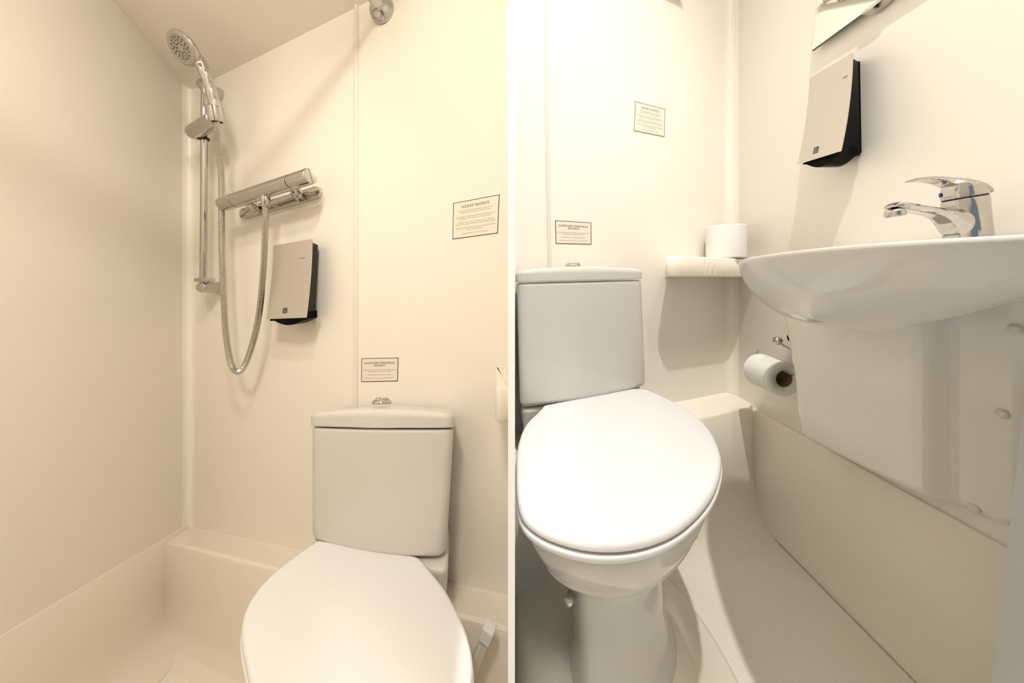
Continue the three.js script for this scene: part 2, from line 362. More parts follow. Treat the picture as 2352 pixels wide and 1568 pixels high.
makeToilet({
  label: 'white toilet with a closed lid and bowed cistern under the thermostatic shower mixer', floorY: .05,
  c0: [-.27, -.56], h: [.987, .1625], a: [.311, .950], yTop: EYE - .595,
  outline: [[-.4445, -.7130], [-.4395, -.7172], [-.430, -.7155], [-.38, -.7068], [-.3252, -.6968], [-.27, -.6872], [-.225, -.6797], [-.2085, -.6765], [-.197, -.671], [-.1645, -.6402], [-.1304, -.6057], [-.0982, -.5636], [-.0784, -.5325], [-.066, -.5052], [-.0608, -.4865], [-.0602, -.4661], [-.0706, -.4459], [-.093, -.4291], [-.1296, -.4128], [-.1843, -.407], [-.2424, -.4097], [-.2957, -.4208], [-.3459, -.44], [-.387, -.4636], [-.4149, -.4881], [-.4375, -.5084], [-.4566, -.5286], [-.4721, -.5487], [-.4836, -.5703], [-.4887, -.5933], [-.4882, -.621], [-.4803, -.6489], [-.4671, -.6762], [-.4545, -.6985]],
  pan: [[EYE - .625, .6, .6, .0], [EYE - .625, .93, .92, 0], [EYE - .64, .95, .94, 0], [EYE - .68, .90, .88, 0], [EYE - .74, .78, .74, 0], [EYE - .80, .6, .6, -.01], [EYE - .88, .5, .55, -.02], [EYE - 1.02, .48, .55, -.02], [.1, .52, .6, -.02], [.07, .6, .66, -.02], [.05, .61, .67, -.02]],
  deck: [[-.4925, -.865], [-.462, -.715], [-.132, -.648], [-.155, -.775]], deckY: EYE - .607, deckH: .2,
  cisTop: [[-.4715, -.727], [-.1214, -.667], [-.153, -.790], [-.512, -.905]], cisBot: [[-.4715, -.727], [-.139, -.669], [-.162, -.790], [-.512, -.905]], bow: .016,
  yT: .8955, yB: .6175, slopeT: .069, slopeB: .02, fall: .36, skew: .17, arch: .010, buttonTilt: -.33, r: .0195, lidH: .030, lidDome: .004,
  button: [-.302, .936, -.728],
});
const back = (p, d) => [p[0] + .0194 * d, p[1] - .9998 * d];
const cF = (u) => back(rb(u, .15), .014);
makeToilet({
  label: 'white toilet seen whole from its rounded bowl to its pedestal, beside the wall basin', floorY: .414,
  c0: [.22, -.62], h: [.925, -.38], a: [-.238, .971], yTop: EYE - .335, minX: .0045,
  outline: [[.0835, -.8330], [.09, -.8372], [.10, -.8418], [.1553, -.867], [.2422, -.9053], [.3513, -.9544], [.375, -.9625], [.3906, -.9635], [.4127, -.9449], [.4356, -.8835], [.4507, -.8113], [.451, -.7448], [.4389, -.6884], [.4184, -.6363], [.3971, -.5948], [.3676, -.5525], [.3321, -.5109], [.2997, -.4795], [.2601, -.448], [.2223, -.4238], [.1858, -.4079], [.1519, -.3991], [.121, -.3965], [.0918, -.3991], [.0629, -.4079], [.0362, -.4224], [.0167, -.4445], [.0098, -.469], [.0076, -.5025], [.0076, -.5472], [.0086, -.5933], [.0136, -.648], [.0312, -.7251], [.0624, -.7877], [.0781, -.8208]],
  pan: [[EYE - .364, .5, .5, 0], [EYE - .364, .90, .91, 0], [EYE - .372, .935, .935, 0], [EYE - .39, .925, .92, 0], [EYE - .42, .87, .86, 0], [EYE - .45, .80, .785, -.004], [EYE - .455, .80, .785, -.004], [EYE - .49, .72, .68, -.012], [EYE - .53, .60, .54, -.025], [EYE - .555, .53, .44, -.035, -.003], [EYE - .58, .49, .39, -.04, -.006], [EYE - .62, .475, .375, -.04, -.006], [EYE - .70, .475, .39, -.04, .0], [EYE - .76, .50, .43, -.04, .008], [EYE - .79, .55, .48, -.04, .012], [EYE - .803, .57, .50, -.04, .014], [EYE - .808, .57, .50, -.04, .014]],
  screwCap: [[.105, EYE - .60, -.585], [-.6, -.1, .8]],
  deck: [back(cF(-1.045), .12), cF(-1.045), cF(-.625), back(cF(-.625), .12)], deckY: EYE - .345, deckH: .16,
  cisTop: [cF(-1.058), cF(-.627), back(cF(-.627), .124), back(cF(-1.058), .124)], cisBot: [cF(-1.049), cF(-.608), back(cF(-.608), .124), back(cF(-1.049), .124)], bow: .016,
  yT: 1.213, yB: .878, slopeT: .02, slopeB: .01, fall: 0, skew: 0, arch: .009, buttonTilt: 0, r: .0225, lidH: .030, lidDome: .004,
  button: RB.at(-.845, 1.2605, .085).toArray(),
});

// ---------------------------------------------------------------- printed notices stuck on the walls
function textCanvas(w, h, draw) {
  const c = document.createElement('canvas'); c.width = w; c.height = h; const x = c.getContext('2d'); draw(x, w, h);
  const t = new THREE.CanvasTexture(c); t.colorSpace = THREE.SRGBColorSpace; t.anisotropy = 8; return t;
}
function centred(x, w, y, s, font, squeeze) { x.font = font; x.textAlign = 'center'; x.save(); x.translate(w / 2, y); const m = x.measureText(s).width; if (squeeze) x.scale(squeeze / m, 1); x.fillText(s, 0, 0); x.restore(); }
const guestTex = textCanvas(1024, 860, (x, w, h) => {
  x.fillStyle = '#f3ead9'; x.fillRect(0, 0, w, h);
  x.strokeStyle = '#23230d'; x.lineWidth = 17; x.strokeRect(7, 7, w - 14, h - 14);
  x.fillStyle = '#17160c'; centred(x, w, 160, 'GUEST NOTICE', 'bold 84px serif', 620);
  x.fillStyle = '#4a432e';
  [['IT MAY NOT BE NECESSARY FOR US TO', 245, 770], ['WASH YOUR TOWELS EVERY DAY', 290, 660], ['IN ORDER TO BE MORE ENVIRONMENTALLY', 385, 890], ['FRIENDLY WE ASK THE FOLLOWING:', 430, 730], ['TOWELS LEFT ON THE RAIL WILL MEAN', 515, 790], ['THAT YOU ARE HAPPY TO USE THEM AGAIN', 560, 890], ['TOWELS PLACED IN THE BATH OR SHOWER', 645, 880], ['WILL BE CHANGED', 690, 390], ['THANK YOU FOR YOUR HELP', 780, 590]].forEach(([s, y, q]) => centred(x, w, y, s, '40px serif', q));
});
const sanTex = textCanvas(1024, 680, (x, w, h) => {
  x.fillStyle = '#f0e6d8'; x.fillRect(0, 0, w, h);
  x.strokeStyle = '#09090f'; x.lineWidth = 20; x.strokeRect(8, 8, w - 16, h - 16);
  x.fillStyle = '#100f0d'; centred(x, w, 175, 'SANITARY DISPOSAL', 'bold 84px serif', 850); centred(x, w, 250, 'NOTICE', 'bold 84px serif', 330);
  x.fillStyle = '#241f17';
  [['PLEASE DO NOT PUT SANITARY DISPOSABLES', 360, 920], ['OR NAPPIES DOWN THE TOILET', 405, 650], ['PLEASE USE THE BIN PROVIDED', 500, 660], ['THANK YOU FOR YOUR CO-OPERATION', 595, 810]].forEach(([s, y, q]) => centred(x, w, y, s, '38px serif', q));
});
// four corners on a wall (top left, top right, bottom right, bottom left) and a thickness
function card(t, q, n0, n1) {
  const f = q.map(([u, y]) => t.L(u, y, n1)), b = q.map(([u, y]) => t.L(u, y, n0)), pos = [], uv = [], idx = [];
  const quad = (A, U) => { const o = pos.length / 3; A.forEach((p, i) => { pos.push(p.x, p.y, p.z); uv.push(...U[i]); }); idx.push(o, o + 2, o + 1, o, o + 3, o + 2); };
  quad(f, [[0, 1], [1, 1], [1, 0], [0, 0]]);
  for (let i = 0; i < 4; i++) { const j = (i + 1) % 4; quad([b[i], b[j], f[j], f[i]], [[.5, .08], [.5, .08], [.5, .08], [.5, .08]]); }
  const g = new THREE.BufferGeometry(); g.setAttribute('position', new THREE.Float32BufferAttribute(pos, 3)); g.setAttribute('uv', new THREE.Float32BufferAttribute(uv, 2)); g.setIndex(idx); g.computeVertexNormals(); return g;
}
const guestM = P({ map: guestTex, roughness: .4 }), sanM = P({ map: sanTex, roughness: .4 });
function notice(F, name, label, q, m) {
  const u = (q[0][0] + q[1][0]) / 2, y = q[3][1], t = onWall(F, u, y, name, label, 'notice');
  part('sticker', card(t, q, 0, .0012), m, t); return t;
}
notice(LB, 'guest_notice', 'guest notice about towels with green border beside the left shower, right of the panel joint', [[1.1002, 1.4111], [1.2261, 1.422], [1.2216, 1.3293], [1.0984, 1.3197]], guestM);
notice(LB, 'sanitary_notice', 'black-bordered sanitary disposal notice beside the panel joint in the pod with the shower', [[.8055, .9944], [.9328, 1.0074], [.9307, .943], [.8047, .9276]], sanM);
notice(RB, 'guest_notice', 'guest notice about towels on the back wall left of the mirror and basin', [[-.5258, 1.8663], [-.3775, 1.8679], [-.3811, 1.7612], [-.5299, 1.7582]], guestM);
notice(RB, 'sanitary_notice', 'black-bordered sanitary disposal notice above the cistern in the pod with the basin', [[-.8588, 1.4095], [-.7177, 1.4119], [-.7168, 1.3371], [-.8564, 1.3339]], sanM);

// ---------------------------------------------------------------- soap dispensers
const badgeTex = textCanvas(256, 256, (x, w, h) => {
  x.fillStyle = '#2b2a28'; x.fillRect(0, 0, w, h);
  x.fillStyle = '#b9b2a6'; centred(x, w, 178, 'PAU', '170px serif', 190);
  x.fillRect(40, 200, 176, 16);
});
const badgeM = P({ map: badgeTex, roughness: .4 });
const wordTex = (s) => textCanvas(256, 48, (x, w, h) => { x.fillStyle = '#a39885'; x.fillRect(0, 0, w, h); x.fillStyle = '#3c362c'; centred(x, w, 37, s, '40px sans-serif', 236); });
function dispenser(F, label, c) {
  const [TL, TR, BR, BL] = c.q, t = onWall(F, (TL[0] + TR[0]) / 2, BL[1], 'soap_dispenser', label, 'dispenser');
  const N = 18, nAt = (v) => c.nT + (c.nB - c.nT) * (v * v * .75 + v * .25), at = (s, v, off = 0) => t.L(lerp(lerp(TL[0], TR[0], s), lerp(BL[0], BR[0], s), v), lerp(lerp(TL[1], TR[1], s), lerp(BL[1], BR[1], s), v), nAt(v) + off);
  const rings = []; const e = .0011;
  for (let k = 0; k <= N; k++) { const v = k / N; rings.push([at(0, v, -e), at(0, v, e), at(1, v, e), at(1, v, -e)]); }
  const cov = part('front_cover', loft(rings, { crease: .5 }), M.steel, t, 'curved brushed metal front cover');
  const decal = (s0, s1, v0, v1, m, nm) => {
    const R = [[s0, v0], [s1, v0], [s1, v1], [s0, v1]].map(([s, v]) => at(s, v, .0016)), g = new THREE.BufferGeometry();
    g.setAttribute('position', new THREE.Float32BufferAttribute(R.flatMap(p => [p.x, p.y, p.z]), 3)); g.setAttribute('uv', new THREE.Float32BufferAttribute([0, 1, 1, 1, 1, 0, 0, 0], 2)); g.setIndex([0, 2, 1, 0, 3, 2]); g.computeVertexNormals();
    return part(nm, g, m, cov);
  };
  decal(c.badge[0], c.badge[1], c.badge[2], c.badge[3], badgeM, 'badge');
  decal(c.word[0], c.word[1], c.word[2], c.word[3], P({ map: wordTex(c.text), roughness: .5 }), 'lettering');
  // black body: side profile widening to the foot, set in from the cover
  const i0 = c.body[0], i1 = c.body[1], body = [];
  for (let k = 0; k <= N; k++) { const v = lerp(.02, 1.0, k / N), f = nAt(v) - .002; const w0 = i0 + c.taper[0], w1 = i1 + lerp(c.taper[1], c.taper[2], v); body.push([at(w0, v).setZ(.012), at(i0, v).setZ(f), at(i1, v).setZ(f), at(w1, v).setZ(.012)].map(p => p.setY(p.y + c.bodyDy))); }
  part('body', loft(body, { crease: .5 }), M.black, t, 'black plastic body');
  const bp = []; for (const [v, n0, n1] of [[.02, 0, .013], [.98, 0, .013]]) bp.push([at(lerp(i0, i1, .04), v).setZ(n0), at(lerp(i0, i1, .04), v).setZ(n1), at(lerp(i0, i1, .96) + c.plateS, v).setZ(n1), at(lerp(i0, i1, .96) + c.plateS, v).setZ(n0)]);
  part('back_plate', loft(bp, { crease: .5 }), M.black, t);
  // rounded push bar under the cover
  const arc = (dn, dy) => Array.from({ length: 25 }, (_, k) => { const s = k / 24, p = at(lerp(i0 + .04, i1 - .06, s), 1); p.z = lerp(.03, nAt(1) - .006, dn); p.y += -.004 - dy * Math.sin(Math.PI * s) * c.belly; return p; });
  const top = (dn) => arc(dn, 0).map(p => p.setY(p.y + .02));
  const bar = [0, 1].map(dn => [...arc(dn, 1), ...top(dn).reverse()]);
  part('push_bar', loft(bar, { crease: .6 }), M.black, t);
  return t;
}
dispenser(LB, 'brushed metal soap dispenser with black body under the shower mixer', { q: [[.520, 1.319], [.678, 1.332], [.681, 1.113], [.522, 1.102]], nT: .05, nB: .07, badge: [.40, .51, .865, .932], word: [.70, .86, .222, .236], text: 'HAIR BODY', body: [.06, 1.0], taper: [-.12, -.16, -.26], bodyDy: -.006, plateS: -.30, belly: .016 });
dispenser(RW, 'brushed metal soap dispenser with black body above the basin under the mirror', { q: [[.4191, 1.811], [.5379, 1.7997], [.5433, 1.5454], [.4188, 1.5562]], nT: .05, nB: .085, badge: [.36, .475, .862, .932], word: [.82, .92, .205, .22], text: 'HAND', body: [.12, .95], taper: [0, -.15, -.14], bodyDy: -.004, plateS: -.17, belly: .02 });

// ---------------------------------------------------------------- shower rail, hand shower, hose and mixer
{
  const t = onWall(LB, .192, 1.2, 'shower_rail', 'chrome vertical shower rail with sliding holder in the corner', 'rail');
  part('rail_tube', rod(t.L(.191, 1.203, .055), t.L(.199, 1.862, .055), .0092), M.chrome, t);
  // end brackets: slanted studs from wall to rail
  const br = (y, dy, nm) => {
    const a = t.L(.175, y + dy, 0), b = t.L(.197, y, .066);
    part(nm, latheAlong([[0, 0], [.021, 0], [.022, .004], [.0185, .03], [.0175, a.distanceTo(b) - .006], [.014, a.distanceTo(b)], [0, a.distanceTo(b) + .001]], a, b.clone().sub(a), 32), M.chrome, t);
  };
  br(1.862, .0, 'top_bracket'); br(1.192, -.004, 'bottom_bracket');
  part('hose_clip', mergeGeometries([rbox(.062, .012, .03, .004, ...t.L(.205, 1.216, .058).toArray()), latheAlong([[.010, -.007], [.017, -.007], [.017, .007], [.010, .007]], t.L(.191, 1.216, .055), V3(0, 1, 0))].map(g => { const q = g.index ? g.toNonIndexed() : g; for (const k of Object.keys(q.attributes)) if (!['position', 'normal', 'uv'].includes(k)) q.deleteAttribute(k); return q; })), M.chrome, t, 'chrome clip near the rail foot');
  part('clip_pin', rod(t.L(.23, 1.212, .06), t.L(.262, 1.207, .062), .003), M.chrome, t);
  // sliding holder: a short tilted barrel across the rail with a forked cup
  const s = part('slider', latheAlong([[0, 0], [.012, .001], [.019, .006], [.0235, .016], [.0245, .03], [.023, .165], [.0225, .195], [.021, .203], [0, .204]], t.L(.145, 1.706, .060), V3(.208, -.004, .042)), M.chrome, t, 'chrome sliding holder');
  part('grip_ring', latheAlong([[.0085, -.004], [.0155, -.004], [.0155, .004], [.0085, .004]], t.L(.194, 1.684, .056), V3(0, 1, 0)), M.dark, s);
  part('cup', latheAlong([[.013, 0], [.020, .001], [.021, .04], [.0175, .043], [.0135, .042], [.013, .0]], t.L(.356, 1.690, .103), V3(.01, .9, .16)), M.chrome, s);
}
{
  const F = LB, t = onWall(LB, .325, 1.70, 'hand_shower', 'chrome hand shower with round grey spray face resting in the rail holder', 'shower head');
  const pts = [t.L(.354, 1.722, .104), t.L(.355, 1.745, .109), t.L(.3555, 1.785, .12), t.L(.3525, 1.822, .131), t.L(.348, 1.846, .140), t.L(.341, 1.862, .146)], cv = curveOf(pts);
  const rings = []; const R = 22, K = 40;
  for (let k = 0; k <= K; k++) {
    const s = k / K, p = cv.getPointAt(s), d = cv.getTangentAt(s), x = V3(0, 0, 1).cross(d).normalize(), y = d.clone().cross(x);
    const r = s < .05 ? lerp(.013, .0155, s / .05) : s < .5 ? lerp(.0155, .0135, (s - .06) / .44) : lerp(.0135, .0165, (s - .5) / .5);
    rings.push(Array.from({ length: R }, (_, i) => { const a = 2 * Math.PI * i / R; return p.clone().addScaledVector(x, Math.cos(a) * r).addScaledVector(y, Math.sin(a) * r); }));
  }
  part('handle', loft(rings, { crease: 1 }), M.chrome, t);
  // head: a disc turned down and to the left of the viewer
  const c = F.at(.334, 1.87, .17), toCam = V3(0, EYE, 0).sub(c).normalize(), right = V3(0, 1, 0).cross(toCam).negate().normalize();
  const rt = V3().crossVectors(toCam.clone().negate(), V3(0, 1, 0)).normalize(), up = V3().crossVectors(rt, toCam.clone().negate()).normalize();
  const nrm = toCam.clone().multiplyScalar(Math.cos(.9)).addScaledVector(rt, -.93 * Math.sin(.9)).addScaledVector(up, -.36 * Math.sin(.9)).normalize();
  t.updateMatrixWorld(true);
  const inv = t.matrixWorld.clone().invert(), cl = c.clone().applyMatrix4(inv), nl = nrm.clone().transformDirection(inv), Rd = .052, hk = .83;
  part('head_shell', latheAlong([[0, -.034], [.018, -.032], [.034, -.024], [.046, -.012], [Rd, -.002], [Rd + .0006, .003], [Rd - .002, .006], [Rd - .004, .0066], [0, .0066]].map(p => p.map(v => v * hk)), cl, nl, 56), M.chrome, t);
  const face = part('spray_face', latheAlong([[0, .0085], [.034, .0085], [.037, .0082], [.0375, .0095], [.046, .0088], [.0485, .0076], [.0485, .004]].map(p => p.map(v => v * hk)), cl, nl, 56), M.satin, t, 'grey spray face');
  const q = new THREE.Quaternion().setFromUnitVectors(V3(0, 1, 0), nl), ng = lathe([[.0009, .0095], [.0017, .0105], [.0024, .0095], [.0026, .0082]].map(p => p.map(v => v * hk)), 12); ng.applyQuaternion(q);
  for (const [rad, n, off] of [[.031, 16, 0], [.0225, 12, .2], [.0135, 8, .1]]) for (let k = 0; k < n; k++) {
    const a = 2 * Math.PI * k / n + off, d = V3(Math.cos(a) * rad * hk, 0, Math.sin(a) * rad * hk).applyQuaternion(q), m = part('nozzle', ng, M.nozzle, face); m.position.copy(cl).add(d);
  }
}
{
  const t = onWall(LB, .40, .93, 'shower_hose', 'ribbed metal shower hose hanging in a loop from holder to mixer', 'hose');
  const px = [[.3555, 1.700, .103], [.350, 1.675, .101], [.337, 1.6417, .092], [.3225, 1.5463, .075], [.321, 1.4103, .073], [.3243, 1.2743, .073], [.3328, 1.1388, .073], [.344, 1.0446, .074], [.3665, .968, .075], [.382, .945, .075], [.401, .937, .075], [.42, .945, .075], [.4385, .968, .075], [.4678, 1.026, .075], [.4907, 1.0918, .075], [.5057, 1.169, .075], [.5196, 1.2961, .075], [.5262, 1.39, .076], [.527, 1.432, .077]];
  const cv = curveOf(px.map(p => t.L(...p))), L = cv.getLength(), pitch = .0052, turns = Math.round(L / pitch), rings = [], R = 12;
  const fr = cv.computeFrenetFrames(turns, false);
  for (let k = 0; k < turns; k++) for (const [f, r] of [[0, .0066], [.18, .0082], [.72, .0082], [.9, .0066]]) {
    const s = Math.min(1, (k + f) / turns), p = cv.getPointAt(s), x = fr.normals[k], y = fr.binormals[k];
    rings.push(Array.from({ length: R }, (_, i) => { const a = 2 * Math.PI * i / R; return p.clone().addScaledVector(x, Math.cos(a) * r).addScaledVector(y, Math.sin(a) * r); }));
  }
  part('hose_tube', loft(rings, { crease: .5 }), M.hose, t);
}
{
  const t = onWall(LB, .50, 1.45, 'shower_mixer', 'chrome thermostatic shower mixer bar on a round-ended wall plate', 'mixer');
  const A = t.L(.330, 1.4515, .075), B = t.L(.7035, 1.5, .075), d = B.clone().sub(A), L = d.length(); d.normalize();
  const s1 = .062, s2 = L - .072, r = .0215;
  part('bar', latheAlong([[0, s1 + .0012], [r - .001, s1 + .0012], [r, s1 + .003], [r, s2 - .003], [r - .001, s2 - .0012], [0, s2 - .0012]], A, d), M.chrome, t);
  const k1 = part('knob', latheAlong([[0, 0], [r - .003, 0], [r - .0005, .003], [r, s1 - .002], [r - .0008, s1], [0, s1]], A, d), M.chrome, t, 'flow knob at the left end');
  part('stop_pin', rod(A.clone().addScaledVector(d, .045).add(V3(-.002, r - .001, 0)), A.clone().addScaledVector(d, .045).add(V3(-.003, r + .008, 0)), .002, 12), M.chrome, k1);
  part('knob', latheAlong([[0, s2], [r - .0008, s2], [r, s2 + .002], [r, L - .003], [r - .003, L], [0, L]], A, d), M.chrome, t, 'temperature knob at the right end');
  // stadium wall plate
  const a = t.L(.314, 1.4375, 0), b = t.L(.640, 1.478, 0), e = b.clone().sub(a).normalize(), f = V3(-e.y, e.x, 0), R = .018;
  const st = (R_, z) => { const o = []; for (const [c, s] of [[a, 1], [b, -1]]) for (let k = 0; k <= 18; k++) { const g = Math.PI / 2 + Math.PI * k / 18; o.push(c.clone().addScaledVector(e, s * Math.cos(g) * R_).addScaledVector(f, s * Math.sin(g) * R_).setZ(z)); } return o; };
  const pl = part('wall_plate', loft([st(R, 0), st(R, .010), st(R - .001, .012), st(R - .003, .0125)], { crease: .5 }), M.chrome, t);
  for (const k of [.03, .5, .985]) part('screw', latheAlong([[0, 0], [.0036, 0], [.003, .0015], [.0012, .0018], [.001, .0004], [0, .0004]], a.clone().lerp(b, k).setZ(.0122), V3(0, 0, 1), 16), M.satin, pl);
  for (const [u0, y0, u1, y1] of [[.385, 1.4465, .425, 1.455], [.578, 1.4705, .617, 1.479]]) {
    const p = t.L(u0, y0, .012), q = t.L(u1, y1, .064), w = q.clone().sub(p), l = w.length();
    part('union', latheAlong([[.0, 0], [.016, 0], [.016, .004], [.0115, .006], [.0115, .014], [.0165, .016], [.017, .03], [.0145, .033], [.012, .036], [.012, l], [0, l]], p, w, 8), M.chrome, t);
  }
  const o = t.L(.527, 1.458, .077);
  part('outlet', latheAlong([[0, .012], [.011, .01], [.0125, .004], [.011, .0], [.0125, -.006], [.0125, -.014], [.0105, -.017], [.0105, -.030], [0, -.030]], o, V3(0, 1, 0), 24), M.chrome, t);
}
// curtain rail flange near the ceiling: rail runs out of the wall towards the viewer
function curtainRail(F, u, y, len, dir, label) {
  const t = onWall(F, u, y, 'curtain_rail', label, 'rail');
  const prof = [[0, 0], [.036, 0], [.037, .004], [.034, .008], [.0335, .012], [.030, .014], [.0295, .018], [.0235, .021], [.0165, .03], [.0145, .05], [.0145, .075], [.0125, .077], [.0125, .085]];
  part('flange', latheAlong(prof, V3(0, 0, 0), dir, 44), M.chrome, t);
  part('rail_tube', rod(dir.clone().normalize().multiplyScalar(.07), dir.clone().normalize().multiplyScalar(len), .0115), M.chrome, t);
  return t;
}
curtainRail(LB, .88, 1.958, .75, V3(.12, .02, 1), 'chrome curtain rail flange on the wall right of the shower, near the ceiling');

// ---------------------------------------------------------------- shelves in the corners
function shelfShape(F, uB, u0, u1, y0, y1, depth, rL) {
  const pl = [[uB - .02, 0], [uB, .008]], o = [];
  for (let k = 0; k <= 8; k++) { const a = Math.PI / 2 * k / 8; o.push([u0 + .02 + rL - rL * Math.cos(a) - (1 - k / 8) * 0, depth - rL + rL * Math.sin(a)]); }
  const ol = respace([...pl, ...o, [u1 - depth * .40, depth], [u1, 0]], 140).map(([u, n]) => F.xz(u, n));
  return plate(ol, y1, y1 - y0, { edge: .012, edgeB: .008, crease: .9 });
}
{
  const p = RB.at(-.25, 1.227, 0), t = thing('corner_shelf', 'cream moulded corner shelf beside the basin holding a spare toilet roll', 'shelf', [p.x, p.y, p.z]);
  partAt('shelf_board', shelfShape(RB, -.365, -.519, .0, 1.227, 1.296, .14, .03), M.trayR, t);
}
{
  const p = LB.at(1.27, .943, 0), t = thing('corner_shelf', 'end of a cream moulded shelf at the edge of the wall with the shower mixer', 'shelf', [p.x, p.y, p.z]);
  const ol = respace(roundPoly([LB.xz(1.217, 0), LB.xz(1.2725, .14), [XL - .0012, -.612], [XL - .0012, -.744]], [.0, .012, 0, 0]), 120);
  partAt('shelf_board', plate(ol, 1.008, .066, { edge: .004, edgeB: .004, crease: .9 }), M.tray, t);
}
// toilet rolls
function rollGeo(R, r, h) { return lathe([[r, 0], [R - .004, 0], [R, .004], [R, h - .004], [R - .004, h], [r, h]], 56); }
{
  const t = thing('toilet_roll', 'white spare toilet roll standing upright on the corner shelf', 'toilet roll', [.822, 1.297, -1.205]);
  part('paper', rollGeo(.0665, .02, .124), M.paper, t);
  part('core', lathe([[.018, .001], [.0199, .001], [.0199, .123], [.018, .123], [.018, .001]], 32), M.card, t);
}
{
  const t = onWall(RW, .30, .86, 'toilet_roll', 'white toilet roll hanging on the chrome holder behind the basin pedestal', 'toilet roll');
  const a = t.L(.252, .905, .072), d = V3(1, 0, .0);
  const g = (pts) => latheAlong(pts, a, d, 56), h = .105, R = .055, r = .026;
  part('paper', g([[r, 0], [R - .003, 0], [R, .003], [R, h - .003], [R - .003, h], [r, h], [r, 0]]), M.paper, t);
  part('core', g([[r - .0015, .001], [r - .0002, .001], [r - .0002, h - .001], [r - .0015, h - .001], [r - .0015, .001]]), M.card, t, 'brown card core');
}
{
  const t = onWall(RW, .37, 1.0, 'toilet_roll_holder', 'chrome toilet roll holder with ball end on the wall under the basin', 'holder');
  part('wall_bracket', latheAlong([[0, 0], [.028, 0], [.029, .004], [.022, .010], [.012, .022], [.0095, .045], [.0095, .052]], t.L(.362, 1.04, 0), V3(-.45, -.18, .85)), M.chrome, t);
  const b = new THREE.SphereGeometry(.0135, 28, 20); b.translate(...t.L(.315, 1.017, .058).toArray());
  part('ball', b, M.chrome, t);
  const w = curveOf([t.L(.318, 1.015, .058), t.L(.35, 1.008, .066), t.L(.385, .998, .070), t.L(.405, .975, .072), t.L(.408, .947, .073), t.L(.397, .930, .073), t.L(.372, .9275, .073), t.L(.30, .9275, .073), t.L(.248, .928, .073), t.L(.240, .935, .072), t.L(.2405, .968, .066)]);
  part('wire_arm', new THREE.TubeGeometry(w, 90, .0035, 10), M.chrome, t);
  const e = new THREE.SphereGeometry(.0042, 14, 10); e.translate(...t.L(.2405, .968, .066).toArray()); part('wire_tip', e, M.chrome, t);
}

// ---------------------------------------------------------------- basin, tap and the moulded pedestal
{
  const t = thing('wash_basin', 'white ceramic wall basin with a broad curved rim in front of the mirror', 'basin', [.90, EYE - .09, -.62]);
  const closedPlan = (pts) => { const cv = curveOf(pts.map(([x, z]) => V3(x, 0, z)), true); return Array.from({ length: 176 }, (_, i) => { const p = cv.getPoint(i / 176); return [Math.min(p.x, .9135), p.z]; }); };
  const o = closedPlan([[.915, -.86], [.86, -.868], [.78, -.868], [.69, -.852], [.60, -.812], [.537, -.745], [.49, -.65], [.455, -.55], [.437, -.465], [.44, -.39], [.475, -.325], [.55, -.275], [.66, -.245], [.80, -.235], [.86, -.235], [.912, -.235]]);
  const foot = closedPlan([[.905, -.80], [.86, -.803], [.80, -.80], [.74, -.788], [.70, -.768], [.667, -.738], [.642, -.703], [.624, -.665], [.612, -.628], [.612, -.60], [.625, -.57], [.655, -.545], [.70, -.53], [.78, -.52], [.85, -.52], [.905, -.52]]);
  const rise = x => .030 * THREE.MathUtils.smoothstep(x, .77, .84), SS = THREE.MathUtils.smoothstep;
  const lift = foot.map((p, i) => .075 * SS(i / 176, .635, .745));
  const out = (y, f, k = 0, s = 1) => o.map(([x, z], i) => { const X = lerp(lerp(foot[i][0], x, f), .78, 1 - s), Z = lerp(lerp(foot[i][1], z, f), -.64, 1 - s); return V3(X, EYE + y + k * rise(X) + lift[i] * Math.max(0, 1 - f) ** .7, Z); });
  const inn = (y, s, k = 0) => o.map(([x, z]) => { const xi = .455 + (x - .437) * .71, zi = -.56 + (z + .56) * .93, X = lerp(.64, xi, s), Z = lerp(-.56, zi, s); return V3(X, EYE + y + k * rise(X), Z); });
  partAt('bowl', loft([out(-.0925, 0, 0, .3), out(-.0925, 0, 0, .75), out(-.0925, 0), out(-.0905, .10), out(-.083, .27), out(-.070, .43), out(-.052, .60), out(-.030, .77), out(-.005, .90), out(.018, .965), out(.031, .992, .8), out(.037, 1, 1), out(.041, .998, 1), out(.0435, .985, 1), inn(.0435, 1.015, 1), inn(.041, .995, 1), inn(.034, .98, .6), inn(.022, .95), inn(.008, .88), inn(-.016, .62), inn(-.030, .32), inn(-.032, .1)]), M.basin, t);
  part('waste', lathe([[0, .003], [.016, .003], [.021, .001], [.021, -.002], [0, -.002]], 28).translate(-.26, .0595, .06), M.chrome, t);
  // strip of old sealant label under the bowl
}
